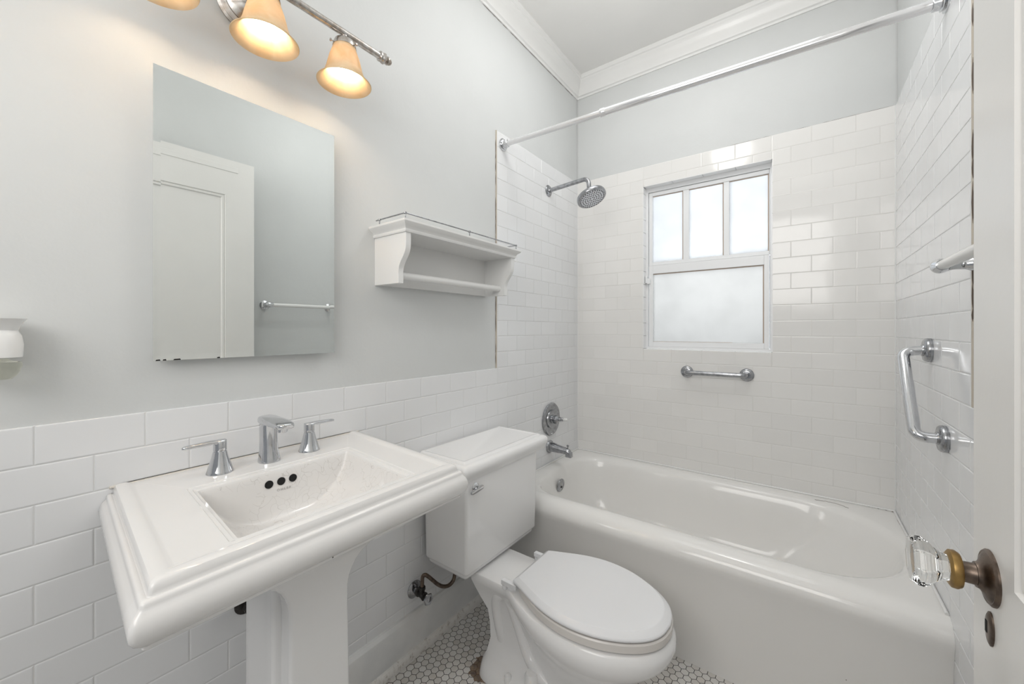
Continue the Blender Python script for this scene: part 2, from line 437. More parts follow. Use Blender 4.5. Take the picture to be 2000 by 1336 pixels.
obj('caulk_crack', crack(0, .85, W-.01, lambda u, z: (z, .004, ZTT+.0005), .0009, 9), M_crack, wb)
# baseboard: marble-look skirting + shoe
M_base = mat('white_stone_skirting', (.74, .74, .73), .3); t = NT(M_base)
t.col(t.ramp(t.noise(5, 5), [(.3, (.66, .67, .67)), (.55, (.77, .77, .76)), (.8, (.72, .69, .67))])); t.bump(t.noise(40, 4), .15, .004)
M_shoe = mat('old_painted_shoe_moulding', (.74, .72, .69), .5); t = NT(M_shoe)
t.col(t.ramp(t.noise(45, 6, None, .7), [(.32, (.42, .38, .34)), (.45, (.74, .72, .69)), (.8, (.78, .77, .75))])); t.bump(t.noise(60, 4), .5, .004)
for side, x0, sg in (('left', 0, 1), ('right', W, -1)):
    y1 = -.792
    p = [(0, 0), (.020, 0), (.020, .128), (.017, .140), (.008, .150), (0, .152)]
    r0 = [(x0+sg*a, YF, z) for a, z in p]; r1 = [(x0+sg*a, y1, z) for a, z in p]
    bb = struct(obj('baseboard_'+side, MB().loft([r0, r1]), M_base, smooth=25))
    p = [(.0195, 0), (.034, 0), (.034, .014), (.031, .024), (.026, .030), (.0195, .032)]
    r0 = [(x0+sg*a, YF, z) for a, z in p]; r1 = [(x0+sg*a, y1, z) for a, z in p]
    obj('shoe_moulding', MB().loft([r0, r1]), M_shoe, bb, smooth=25)

# ------------------------------------------------------------------ window
M_wpaint = mat('white_window_paint', (.86, .87, .88), .35); t = NT(M_wpaint); t.bump(t.noise(25, 3), .15, .003)
FY = .050
win = struct(obj('window_1', MB().box(WX0-.005, .432, FY-.004, .10, WZ0-.005, WZ1+.005).box(1.026, WX1+.005, FY-.004, .10, WZ0-.005, WZ1+.005).box(.432, 1.026, FY-.004, .10, H+.800, WZ1+.005).box(.432, 1.026, FY-.004, .10, WZ0-.005, H-.094), M_wpaint, smooth=0, bevel=.001))
zc0 = H+.345
# upper sash with three lights
us = obj('upper_sash', MB().box(.434, .454, FY+.002, .085, zc0+.030, H+.798).box(1.021, 1.025, FY+.002, .085, zc0+.030, H+.798)
   .box(.454, 1.021, FY+.002, .085, H+.778, H+.798).box(.454, 1.021, FY+.002, .085, zc0+.030, H+.394)
   .box(.621, .651, FY+.004, .082, H+.394, H+.778).box(.821, .847, FY+.004, .082, H+.394, H+.778), M_wpaint, win, smooth=0, bevel=.0015)
for a, b in ((.454, .621), (.651, .821), (.847, 1.021)):
    obj('pane', MB().box(a-.003, b+.003, FY+.0125, FY+.0155, H+.391, H+.781), M_pane, us, smooth=0)
M_stop = mat('tan_glazing_putty', (.45, .36, .29), .6)
mb = MB()
for a, b in ((.454, .621), (.651, .821), (.847, 1.021)):
    mb.box(b-.0052, b+.0005, FY+.0105, FY+.0124, H+.3945, H+.7775); mb.box(a, b-.0053, FY+.0105, FY+.0124, H+.7735, H+.7785)
obj('glazing_putty', mb, M_stop, us, smooth=0)
# lower hopper sash
ls = obj('lower_sash', MB().box(.436, .459, FY-.006, .080, H-.094, zc0+.028).box(1.001, 1.022, FY-.006, .080, H-.094, zc0+.028)
   .box(.459, 1.001, FY-.006, .080, H+.326, zc0+.028).box(.459, 1.001, FY-.006, .080, H-.094, H-.066), M_wpaint, win, smooth=0, bevel=.0015)
obj('pane', MB().box(.456, 1.004, FY+.0065, FY+.0095, H-.069, H+.329), M_pane2, ls, smooth=0)
obj('glazing_putty', MB().box(.9955, 1.0015, FY+.0045, FY+.0064, H-.0655, H+.3265).box(.459, .9950, FY+.0045, FY+.0064, H+.321, H+.3265).box(.459, .86, FY+.001, FY+.0064, H-.0665, H-.0640), M_stop, ls, smooth=0)
obj('latch', MB().box(.428, .446, FY-.020, FY-.006, H+.268, H+.300).box(.421, .430, FY-.026, FY-.004, H+.272, H+.312), M_wpaint, ls, smooth=0, bevel=.002)

# ------------------------------------------------------------------ bathtub
tub = thing('bathtub', 'white enamelled built-in bathtub with a rolled front rim, under the window', 'bathtub', (.73, -.4, 0))
RZ = H-.757
def tr(x0, x1, y0, y1, r, z): return rrect(x0, x1, y0, y1, r, z, nc=14, ns=14)
X0, X1, Y1 = -.0007, W+.0007, -.0015
e = .002
rings = [tr(X0, X1, -.768, Y1, e, 0.0), tr(X0, X1, -.764, Y1, e, .04), tr(X0, X1, -.768, Y1, e, .18), tr(X0, X1, -.776, Y1, e, .30),
   tr(X0, X1, -.784, Y1, e, RZ-.075), tr(X0, X1, -.789, Y1, e, RZ-.055), tr(X0, X1, -.787, Y1, e, RZ-.040), tr(X0, X1, -.778, Y1, e, RZ-.022), tr(X0, X1, -.762, Y1, e, RZ-.008), tr(X0, X1, -.742, Y1, e, RZ-.001),
   tr(.012, W-.012, -.722, -.030, [.1, .1, .1, .1], RZ+.001),
   tr(.040, W-.018, -.704, -.050, [.28, .20, .20, .28], RZ-.001),
   tr(.058, W-.028, -.690, -.066, [.29, .19, .19, .29], RZ-.008),
   tr(.070, W-.038, -.678, -.078, [.29, .18, .18, .29], RZ-.025),
   tr(.082, W-.062, -.668, -.090, [.28, .17, .17, .28], RZ-.09),
   tr(.100, W-.125, -.655, -.105, [.27, .16, .16, .27], RZ-.18),
   tr(.120, W-.19, -.635, -.125, [.25, .15, .15, .25], RZ-.26),
   tr(.150, W-.25, -.600, -.155, [.22, .14, .14, .22], RZ-.305),
   tr(.210, W-.33, -.54, -.21, [.16, .12, .12, .16], RZ-.325),
   tr(.40, W-.60, -.45, -.30, .05, RZ-.330)]
obj('tub_shell', MB().loft(rings, False, True), M_tub, tub, smooth=60)
ov = MB().lathe([(0, .004), (.030, .004), (.035, .001), (.036, -.004)], (.094, -.385, H-.848), (1, 0, -.12), 32)
po = obj('overflow_plate', ov, M_worn, tub)
obj('screw', MB().lathe([(0, .006), (.006, .006), (.006, .002)], (.094, -.385, H-.855), (1, 0, -.12), 12), M_iron, po)
def crackline(pts, r, seed, n=40):
    rnd = random.Random(seed); P = smooth_path(pts, 8); out = [p+Vector((rnd.uniform(-1, 1), rnd.uniform(-1, 1), 0))*.0022 for p in P]
    return out
mb = MB()
mb.tube(crackline([(1.20, -.052, RZ), (1.24, -.046, RZ), (1.28, -.05, RZ), (1.31, -.075, RZ)], .001, 1), [.0008]*25, 5)
mb.tube(crackline([(1.38, -.006, RZ+.001), (1.43, -.007, RZ+.001), (1.458, -.012, RZ+.001), (1.458, -.10, RZ+.001), (1.460, -.2, RZ)], .001, 2), .0010, 5)
obj('enamel_crack', mb, M_crack, tub)
# white caulk bead around the tub
P = [(W-.0045, -.74, RZ+.002), (W-.0045, -.3, RZ+.003), (W-.0045, -.0045, RZ+.003), (.7, -.0045, RZ+.003), (.0045, -.0045, RZ+.003), (.0045, -.74, RZ+.002)]
mb = MB()
for a, b in zip(P[:-1], P[1:]): mb.tube([a, b], .0045, 8)
obj('caulk_bead', mb, M_trim, tub)

# ------------------------------------------------------------------ tub spout, valve, shower head
sp_ = thing('tub_spout', 'worn chrome tub spout with diverter knob, on the tile above the tub', 'spout', (0, -.351, H-.666))
z = H-.660
obj('flange', MB().lathe([(.034, 0), (.036, .004), (.033, .010), (.026, .014)], (0, -.351, z), (1, 0, 0), 28), M_worn, sp_)
rings = []
for x, zc, rz, ry in ((.008, 0, .027, .025), (.03, 0, .026, .024), (.06, -.003, .022, .022), (.09, -.005, .019, .020), (.112, -.007, .019, .019), (.128, -.012, .018, .017), (.139, -.020, .012, .012), (.143, -.026, .005, .006)):
    rings.append([(x, -.351+ry*math.cos(2*PI*i/20), z+zc+rz*math.sin(2*PI*i/20)) for i in range(20)])
bodym = MB().loft(rings)
bodym.loft([rrect(.108, .141, -.367, -.335, .007, z-.012), rrect(.109, .143, -.367, -.335, .007, z-.035)])
obj('body', bodym, M_worn, sp_, smooth=50)
obj('diverter_knob', MB().lathe([(.003, 0), (.003, .014), (.007, .014), (.007, .019), (.004, .021)], (.118, -.351, z+.008), (0, 0, 1), 14), M_worn, sp_)
va = thing('shower_valve', 'round worn chrome shower valve plate with white lever tip, above the tub spout', 'valve', (0, -.339, H-.505))
o_ = (0, -.339, H-.505)
obj('escutcheon', MB().lathe([(.090, 0), (.093, .005), (.088, .011), (.074, .014), (.060, .010), (.052, .008), (.050, .013), (.042, .016), (0, .016)], o_, (1, 0, 0), 44), M_worn, va)
obj('hub', MB().lathe([(.025, .014), (.025, .022), (.022, .024), (.024, .030), (.022, .045), (.014, .052), (.010, .056), (.0, .057)], o_, (1, 0, 0), 24), M_worn, va)
lv = obj('lever', MB().tube([(.040, -.339, H-.503), (.054, -.339, H-.500), (.062, -.339, H-.4995), (.070, -.339, H-.499), (.078, -.339, H-.498), (.084, -.339, H-.498)], [.006, .009, .013, .010, .011, .007], 16), M_worn, va)
obj('lever_tip', MB().tube([(.082, -.339, H-.498), (.090, -.339, H-.497), (.104, -.339, H-.4965), (.109, -.339, H-.4965)], [.006, .008, .0085, .005], 14), M_white, lv)
obj('screw', MB().lathe([(.006, 0), (.005, .003), (0, .004)], (.012, -.345, H-.585), (1, 0, 0), 12), M_chrome, va)

sh = thing('rain_shower', 'round chrome rain shower head on a bent arm, in the corner above the tub', 'shower head', (0, -.362, H+.787))
obj('flange', MB().lathe([(.032, 0), (.032, .003), (.027, .008), (.015, .011), (.013, .016)], (0, -.362, H+.787), (1, 0, 0), 28), M_worn, sh)
arm = fillet([(.004, -.362, H+.787), (.247, -.361, H+.803), (.250, -.361, H+.730)], .055, 10)
obj('arm', MB().tube(arm, .0115, 18), M_worn, sh)
ax_ = Vector((math.sin(math.radians(25)), -.12, -math.cos(math.radians(25)))).normalized()
hc = Vector((.252, -.361, H+.724))
hp = [(.008, -.012), (.014, -.004), (.020, .004), (.060, .014), (.076, .020), (.0775, .024), (.0775, .036), (.075, .039), (.066, .040)]
hd_ = obj('head', MB().lathe(hp, hc, ax_, 48), M_worn, sh)
obj('spray_face', MB().lathe([(.0, .0412), (.050, .0412), (.066, .0402)], hc, ax_, 40, cap=True), mat('pale_spray_plate', (.80, .82, .86), .3, .2), hd_)
mb = MB(); u = ax_.orthogonal().normalized(); v = ax_.cross(u)
for ring, cnt in ((1, 6), (2, 12), (3, 18), (4, 24), (5, 30)):
    for k in range(cnt):
        a = 2*PI*(k+.5*(ring % 2))/cnt; p = hc + ax_*.041 + (u*math.cos(a)+v*math.sin(a))*(.0125*ring)
        mb.lathe([(.0031, 0), (.0025, .0022), (0, .0024)], p, ax_, 7)
nz_ = obj('nozzle', mb, mat('black_rubber_nozzle', (.03, .03, .035), .5), hd_); nz_['kind'] = 'stuff'

# ------------------------------------------------------------------ shower rod
rod = thing('shower_rod', 'long white and chrome shower curtain rod spanning above the tub', 'curtain rod', (0, -.782, H+.887))
A = Vector((.0, -.782, H+.887)); B = Vector((W, -.718, H+.888)); D = (B-A).normalized()
obj('rod_tube', MB().tube([A+D*.012, A+D*.505], .0125, 20).tube([A+D*.495, B-D*.012], .0145, 20), M_rod, rod)
obj('coupling', MB().lathe([(.0125, -.012), (.0165, -.010), (.0165, .008), (.0145, .012)], A+D*.50, D, 20), M_rod, rod)
for p, d in ((A, D), (B, -D)):
    obj('flange', MB().lathe([(.029, 0), (.029, .004), (.022, .006), (.023, .011), (.018, .013), (.018, .028), (.0145, .030)], p, d, 28), M_chrome, rod)

# ------------------------------------------------------------------ grab bars and towel bar
def flange(mb, p, n, r=.034, h=.014):
    mb.lathe([(r, 0), (r+.001, .004), (r-.002, .009), (r*.62, h), (r*.45, h)], p, n, 30); return mb
g1 = thing('grab_bar', 'short horizontal chrome grab bar on the tile below the window', 'grab bar', (.79, 0, H-.223))
a, b = (.654, -.004, H-.224), (.932, -.004, H-.223)
obj('bar', MB().tube(fillet([(a[0], -.006, a[2]), (a[0]+.004, -.052, a[2]), (b[0]-.004, -.052, b[2]), (b[0], -.006, b[2])], .030, 8), .0115, 18), M_worn, g1)
for p in (a, b): obj('flange', flange(MB(), (p[0], 0, p[2]), (0, -1, 0), .031), M_worn, g1)
g2 = thing('grab_bar', 'slanted chrome grab bar with bent ends on the tile wall beside the open door', 'grab bar', (W, -.63, H-.178))
a = Vector((W, -.552, H-.061)); b = Vector((W, -.713, H-.295))
obj('bar', MB().tube(fillet([a+Vector((-.006, 0, 0)), Vector((1.405, -.548, H-.066)), Vector((1.405, -.716, H-.297)), b+Vector((-.006, 0, 0))], .042, 10), .0145, 20), M_chrome, g2)
for p in (a, b): obj('flange', MB().lathe([(.036, 0), (.0365, .006), (.0355, .012), (.032, .0155), (.019, .017), (.0175, .020)], p, (-1, 0, 0), 32), M_worn, g2)
tb = thing('towel_bar', 'white towel bar on chrome posts, on the wall just behind the open door', 'towel bar', (W+.006, -1.13, H+.15))
zt_ = H+.148
for y in (-.950, -1.330):
    ps = MB().lathe([(.027, 0), (.027, .003), (.021, .008), (.013, .011), (.015, .016), (.0110, .026), (.0105, .045), (.013, .054)], (W+.006, y, zt_), (-1, 0, 0), 24)
    p_ = obj('post', ps, M_chrome, tb)
    sgn = 1 if y > -1.1 else -1
    obj('end_cap', MB().lathe([(.0, .022), (.008, .021), (.0145, .014), (.0170, .004), (.0165, -.006), (.0135, -.016), (.0125, -.022)], (W-.058, y, zt_), (0, sgn, 0), 20), M_chrome, p_)
obj('bar', MB().tube([(W-.058, -.955, zt_), (W-.058, -1.325, zt_)], .0108, 16), M_bar, tb)

# ------------------------------------------------------------------ mirror
mi = thing('wall_mirror', 'frameless rectangular mirror with cut glass edges above the sink', 'mirror', (.0, -1.84, H+.257))
dl = math.radians(1.2); T = Vector((math.sin(dl), math.cos(dl), 0)); N = Vector((math.cos(dl), -math.sin(dl), 0)); O = Vector((.018, -2.043, H-.067))
ml, mh, bw, th = .405, .647, .0125, .0045
def mp(s, z_, d): return O + T*s + N*d + Vector((0, 0, z_))
def rr(i, d): return [mp(i, i, d), mp(ml-i, i, d), mp(ml-i, mh-i, d), mp(i, mh-i, d)]
bt = math.tan(math.radians(3.0))*bw
obj('glass', MB().loft([rr(0, -th), rr(0, bt), rr(bw, 0)], True, True), M_mirror, mi, smooth=0)
obj('cabinet_back', MB().box(-.006, .0125, -2.034, -1.655, H-.055, H+.570), M_trim, mi, smooth=0)
mb = MB()
for s, wd in ((.004, .008), (.016, .006), (.034, .013), (.115, .006)):
    mb = MB(); mb.loft([[mp(s, -.0002, bt+.0004), mp(s+wd, -.0002, bt+.0004), mp(s+wd*.9, .003, bt+.0002), mp(s+wd*.1, .0025, bt+.0002)], [mp(s, -.0002, -.001), mp(s+wd, -.0002, -.001), mp(s+wd*.9, .003, -.001), mp(s+wd*.1, .0025, -.001)]])
    obj('black_edge_spot', mb, M_black, mi, smooth=0)

# ------------------------------------------------------------------ vanity light
LX, LY, LZ = .124, (-2.062, -1.862, -1.662), H+.829
vl = thing('vanity_light', 'chrome wall light bar with three lit amber bell shades above the mirror', 'wall light', (0, -1.862, LZ))
obj('wall_plate', MB().lathe([(.062, 0), (.064, .006), (.058, .010), (.060, .014), (.050, .020), (.046, .018), (.036, .026), (.020, .034), (.012, .04)], (-.006, -1.862, LZ+.0), (1, 0, 0), 40), M_pit, vl)
obj('arm', MB().tube([(.02, -1.862, LZ), (LX, -1.862, LZ)], .010, 14), M_pit, vl)
obj('bar', MB().tube([(LX, -2.19, LZ), (LX, -1.548, LZ)], .0095, 18), M_pit, vl)
for y, s in ((-1.548, 1), (-2.19, -1)):
    obj('finial', MB().lathe([(.009, -.004), (.0145, -.002), (.0145, .002), (.010, .004), (.015, .009), (.016, .014), (.012, .019), (.008, .021), (.0125, .024), (.0125, .027), (.008, .029), (.010, .033), (.007, .038), (0, .039)], (LX, y, LZ), (0, s, 0), 24), M_pit, vl)
for y in LY:
    hz = LZ-.008
    ho = obj('shade_holder', MB().lathe([(.007, .004), (.007, -.004), (.013, -.008), (.026, -.016), (.030, -.026), (.031, -.034), (.0285, -.034)], (LX, y, hz), (0, 0, 1), 32), M_pit, vl)
    for a in (0.4, 2.5, 4.6):
        obj('thumb_screw', MB().lathe([(.0015, 0), (.0015, .006), (.004, .007), (.004, .010), (0, .011)], (LX+.030*math.cos(a), y+.030*math.sin(a), hz-.030), (math.cos(a), math.sin(a), 0), 10), M_pit, ho)
    out_p = [(.027, -.026), (.0295, -.034), (.034, -.048), (.039, -.062), (.0435, -.080), (.0475, -.097), (.053, -.112), (.061, -.124), (.0695, -.131)]
    inn = [(r-.0028, h-.0005) for r, h in out_p[::-1]]
    sd = obj('lamp_shade', MB().lathe(out_p+[(.0710, -.1325), (.0702, -.1338)]+inn, (LX, y, hz), (0, 0, 1), 48, cap=False), M_shade, vl, smooth=60)
    pts = []
    for k in range(97):
        a = 2*PI*k/24; h_ = -.060-.0105*k/24; pts.append((LX+.0165*math.cos(a), y+.0165*math.sin(a), hz+h_))
    bu = obj('bulb', MB().tube(pts, .0042, 8), M_bulb, vl)
    obj('bulb_base', MB().lathe([(.013, -.012), (.015, -.030), (.020, -.038), (.020, -.055), (.012, -.057)], (LX, y, hz), (0, 0, 1), 20), M_white, bu)
# ------------------------------------------------------------------ wall shelf
ws = thing('wall_shelf', 'white wall shelf with scrolled ends and a wire gallery rail', 'shelf', (0, -1.19, H+.25))
xb = -.006
sil = [(xb, .150), (.121, .150), (.121, .172), (.120, .187), (.123, .203), (.132, .218), (.143, .232), (.152, .245), (.1565, .258), (.158, .275), (.158, .318), (xb, .318)]
for y0 in (-1.478, -.925):
    r0 = [(x, y0, H+z_) for x, z_ in sil]; r1 = [(x, y0+.020, H+z_) for x, z_ in sil]
    obj('side_panel', MB().loft([r0, r1]), M_shelf, ws, smooth=35, bevel=.001, bseg=2)
obj('back_panel', MB().box(xb, .010, -1.458, -.925, H+.152, H+.318), M_shelf, ws, smooth=0)
obj('dowel_rail', MB().tube([(.088, -1.460, H+.180), (.088, -.923, H+.180)], .0125, 18), M_shelf, ws)
cp = [(.0, .308), (.004, .308), (.006, .313), (.005, .318), (.010, .326), (.018, .331), (.022, .337), (.022, .343), (.0, .343)]
def ringc(o, z_): return [(xb, -1.478-o, H+z_), (.158+o, -1.478-o, H+z_), (.158+o, -.905+o, H+z_), (xb, -.905+o, H+z_)]
obj('crown_top', MB().loft([ringc(-.012, .308)]+[ringc(o, z_) for o, z_ in cp[1:-1]], True, True), M_shelf, ws, smooth=30)
gr = obj('gallery_rail', MB().tube([(.012, -1.484, H+.364), (.163, -1.484, H+.364)], .0023, 8).tube([(.163, -1.484, H+.364), (.163, -.899, H+.364)], .0023, 8).tube([(.163, -.899, H+.364), (.060, -.899, H+.364)], .0023, 8), M_worn, ws)
for x, y in ((.030, -1.484), (.163, -1.484), (.163, -1.192), (.163, -.899)):
    obj('post', MB().lathe([(.0035, 0), (.0018, .003), (.0018, .016), (.0042, .018), (.005, .021), (.0042, .024), (0, .0255)], (x, y, H+.343), (0, 0, 1), 12), M_worn, gr)

# ------------------------------------------------------------------ pedestal sink
SK = -.075
sk = thing('pedestal_sink', 'white rectangular pedestal sink with moulded rim and crazed bowl', 'sink', (.25, -1.845, 0))
DZ = H-.325; YC = -1.825; HW = .2785; XF = .487; XB = .0012
def sr(o, z_, r=.004, ob=None): return rrect(XB, XF+o, YC-HW-o, YC+HW+o, [r, .0003, .0003, r], DZ+z_, nc=6, ns=10, skew=SK)
outer = [sr(-.04, -.075), sr(.000, -.0765, .006), (sr(.005, -.0745, .006)), sr(.005, -.0705, .006), sr(.0085, -.0675, .006), sr(.0145, -.0615, .007), sr(.0185, -.0530, .008), sr(.0195, -.0440, .008), sr(.0180, -.0350, .008), sr(.0140, -.0275, .007), sr(.0100, -.0235, .006), sr(.0085, -.0200, .006), sr(.0080, -.0165, .006), sr(.0060, -.0140, .006), sr(.0025, -.0130, .006), sr(0, -.0140, .005), sr(-.0008, -.0130, .005),
   sr(-.001, -.008, .006), sr(-.002, -.003, .006), sr(-.005, .0018, .007), sr(-.010, .0035, .006), sr(-.020, .0035, .004), sr(-.026, .0020, .003), sr(-.030, .0002, .003), sr(-.033, 0, .003)]
# deck ring to bowl: the back of the deck keeps its full depth
BX0, BX1, BH = .136, .447, .180
def br(o, z_, r=.006, dx=0): return rrect(BX0+o, BX1-o, YC-BH+o, YC+BH-o, r, DZ+z_, nc=6, ns=10, skew=SK)
bowl = [br(0, 0, .006), br(.0015, -.0018), br(.008, -.0022), br(.0095, -.0045), br(.015, -.0055), br(.017, -.009)]
for d, xa, xf, hw, r in ((-.020, .155, .429, .160, .007), (-.040, .157, .427, .152, .008), (-.060, .159, .425, .140, .008), (-.080, .162, .422, .122, .009), (-.096, .167, .416, .100, .010), (-.108, .175, .405, .074, .012), (-.116, .190, .385, .045, .014), (-.119, .225, .345, .020, .012)):
    bowl.append(rrect(xa, xf, YC-hw, YC+hw, r, DZ+d, nc=6, ns=10, skew=SK))
# outer ring open at the back (rings share XB), so the deck surface continues to the wall
for i, rg in enumerate(outer[-6:]): pass
basin = obj('basin', MB().loft(outer+bowl, False, True), M_sink, sk, smooth=38)
# sealant bead on the wall along the back of the sink
obj('caulk_bead', MB().tube([(.0008, YC-HW-.004, DZ-.0005), (.0008, YC+HW+.004, DZ-.0005)], .0028, 8), M_caulkw, wl)
# overflow holes
mb_all = []
for yy_ in (-1.868, -1.8415, -1.815):
    o_h = Vector((.1557, yy_, DZ-.0335))
    m_ = MB().lathe([(.0, .0035), (.0085, .0035), (.0098, .0015), (.0105, -.003)], o_h, (1, 0, .10), 20)
    obj('overflow_hole', MB().lathe([(0, .0022), (.0090, .0022), (.0090, -.004)], o_h, (1, 0, .10), 20), M_black, sk)
# faint maker's lettering
tx = bpy.data.curves.new('inscription', 'FONT'); tx.body = 'KOHLER'; tx.size = .0075; tx.space_character = 1.5; tx.align_x = 'CENTER'; tx.extrude = .0002
to = bpy.data.objects.new('inscription', tx); C.objects.link(to); tx.materials.append(M_ink); to.parent = sk; to.matrix_parent_inverse = Matrix.Translation((-.25, 1.845, 0))
to.location = (.1592, -1.8395, DZ-.0545); to.rotation_euler = (PI/2-.06, 0, PI/2+SK)
bpy.context.view_layer.update()
me_ = bpy.data.meshes.new_from_object(to.evaluated_get(bpy.context.evaluated_depsgraph_get())); pl_, pr2_, pi_ = to.matrix_basis.copy(), to.parent, to.matrix_parent_inverse.copy()
bpy.data.objects.remove(to); ti = bpy.data.objects.new('inscription', me_); C.objects.link(ti); ti.parent = sk; ti.matrix_parent_inverse = pi_; ti.matrix_basis = pl_
me_.materials.clear(); me_.materials.append(M_ink)
# drain
obj('drain', MB().lathe([(0, .001), (.018, .001), (.022, .003), (.023, .0)], (.285, -1.845, DZ-.119), (0, 0, 1), 24), M_chrome, sk)
# underside bowl
under = [rrect(.06, .455, YC-.215, YC+.215, .02, DZ-.0755, nc=6, ns=8, skew=SK), rrect(.09, .448, YC-.172, YC+.172, .02, DZ-.088, nc=6, ns=8, skew=SK),
   rrect(.12, .436, YC-.146, YC+.146, .03, DZ-.108, nc=6, ns=8, skew=SK), rrect(.14, .41, YC-.11, YC+.11, .03, DZ-.124, nc=6, ns=8, skew=SK), rrect(.18, .36, YC-.06, YC+.06, .03, DZ-.130, nc=6, ns=8, skew=SK)]
obj('basin_underside', MB().loft(under, False, True), M_por, sk, smooth=60)
# pedestal
def pr_(x0, x1, hw, r, z_): return rrect(x0, x1, YC-hw, YC+hw, r, z_, nc=6, ns=6, skew=SK)
rear = [pr_(.13, .345, .095, .01, 0), pr_(.13, .345, .093, .01, .05), pr_(.14, .325, .080, .01, .10), pr_(.15, .318, .078, .008, .40), pr_(.15, .318, .077, .008, .66), pr_(.15, .325, .080, .008, .71), pr_(.15, .33, .082, .01, .735)]
frnt = [pr_(.25, .385, .080, .008, 0), pr_(.25, .385, .078, .008, .05), pr_(.25, .366, .068, .008, .09), pr_(.25, .364, .064, .008, .35), pr_(.25, .362, .0605, .008, .60), pr_(.25, .3625, .0610, .008, .635), pr_(.25, .364, .0640, .008, .655), pr_(.25, .367, .0700, .008, .672), pr_(.25, .371, .0790, .009, .688), pr_(.25, .377, .0920, .010, .703), pr_(.25, .385, .108, .012, .716), pr_(.24, .397, .127, .012, .728), pr_(.12, .425, .152, .012, .745), pr_(.10, .445, .175, .012, .782)]
obj('pedestal', MB().loft(rear).loft(frnt, True, False), M_por, sk, smooth=45)

# ------------------------------------------------------------------ faucet
fa = thing('faucet', 'polished chrome sink faucet with two lever handles on the sink deck', 'faucet', (.085, -1.839, DZ))
def oval(x, y, rx, ry, z_, n=28, p=2.4):
    out = []
    for i in range(n):
        a = 2*PI*i/n; c, s = math.cos(a), math.sin(a)
        out.append((x+rx*math.copysign(abs(c)**(2/p), c), y+ry*math.copysign(abs(s)**(2/p), s), z_))
    return out
fy = -1.839
obj('spout_body', MB().loft([oval(.085, fy, .0255, .0235, DZ), oval(.085, fy, .0255, .0235, DZ+.003), oval(.084, fy, .0235, .0215, DZ+.012), oval(.0825, fy, .0215, .0195, DZ+.030), oval(.081, fy, .0205, .0185, DZ+.050), oval(.080, fy, .0205, .0182, DZ+.080), oval(.080, fy, .0210, .0185, DZ+.096)]), M_chrome, fa, smooth=50)
# spout slab: sweep in x of flat rounded section
rings = []
for x, zt2, th2, hy_ in ((.058, .108, .012, .012), (.060, .1105, .017, .0165), (.066, .112, .020, .0190), (.085, .113, .022, .0200), (.110, .112, .021, .0200), (.135, .111, .0195, .0205), (.160, .1090, .0180, .0205), (.173, .1075, .0165, .0195), (.181, .106, .0135, .0165), (.186, .104, .008, .0110)):
    ring = []
    for i in range(24):
        a = 2*PI*i/24; c, s = math.cos(a), math.sin(a); p = 3.2
        ring.append((x, fy+hy_*math.copysign(abs(c)**(2/p), c), DZ+zt2-th2/2+th2/2*math.copysign(abs(s)**(2/p), s)))
    rings.append(ring)
so = obj('spout', MB().loft(rings), M_chrome, fa, smooth=50)
obj('aerator', MB().lathe([(.0105, .004), (.0110, -.006), (.0095, -.0075), (0, -.0075)], (.158, fy, DZ+.091), (.1, 0, 1), 20), M_chrome, so)
for y, s, hx_ in ((-1.940, -1, .080), (-1.737, 1, .078)):
    hn = obj('handle', MB().lathe([(.0265, 0), (.0265, .002), (.0245, .006), (.0200, .022), (.0160, .036), (.0138, .046), (.0130, .049), (.0118, .0495), (.0118, .051), (.0130, .052), (.0128, .070), (.0115, .0725), (0, .0725)], (hx_, y, DZ), (0, 0, 1), 32), M_chrome, fa)
    rr2 = []
    for d, hw2, th2, zz in ((-.011, .007, .004, .0725), (-.006, .0115, .009, .0705), (.004, .0115, .012, .0690), (.013, .0095, .0085, .0715), (.022, .0080, .0098, .0710), (.045, .0072, .0088, .0703), (.060, .0066, .0082, .0700), (.066, .0056, .0070, .0695), (.069, .003, .004, .0693)):
        ring = []
        for i in range(16):
            a = 2*PI*i/16; c, s2 = math.cos(a), math.sin(a); p = 3
            ring.append((hx_+hw2*math.copysign(abs(c)**(2/p), c), y+s*d, DZ+zz+th2/2*math.copysign(abs(s2)**(2/p), s2)))
        rr2.append(ring)
    obj('lever', MB().loft(rr2), M_chrome, hn, smooth=50)

# ------------------------------------------------------------------ toilet
to_ = thing('toilet', 'white two-piece toilet with closed elongated lid, between sink and bathtub', 'toilet', (.3, -1.09, 0))
TY = -1.072
def tk(x0, x1, hw, r, z_, yc=TY): return rrect(x0, x1, yc-hw, yc+hw, r, H+z_, nc=5, ns=6)
obj('tank', MB().loft([tk(.045, .210, .190, .012, -.868), tk(.040, .2215, .203, .012, -.860), tk(.034, .2275, .207, .012, -.852), tk(.033, .2285, .208, .012, -.8445), tk(.0325, .2290, .2085, .010, -.843), tk(.027, .2345, .214, .012, -.838), tk(.026, .2365, .2155, .012, -.832), tk(.026, .2395, .218, .012, -.70), tk(.026, .2410, .2195, .012, -.54), tk(.026, .2410, .2195, .012, -.505)]), M_por, to_, smooth=40)
def ld(o, z_, r=.004): return tk(.010-.3*o if o > 0 else .010, .222+o, .228+o, r, z_, -1.055)
obj('tank_lid', MB().loft([ld(.020, -.512), ld(.0245, -.514, .006), ld(.027, -.508, .008), ld(.030, -.500, .010), ld(.036, -.490, .012), ld(.039, -.479, .014), ld(.037, -.468, .013), ld(.031, -.4605, .011), ld(.022, -.4570, .008), ld(.013, -.4565, .006), ld(.0115, -.4545, .005), ld(.006, -.4505, .005), ld(-.001, -.4500, .004), ld(-.004, -.4520, .003), ld(-.012, -.4530, .003)]), M_por, to_, smooth=38)
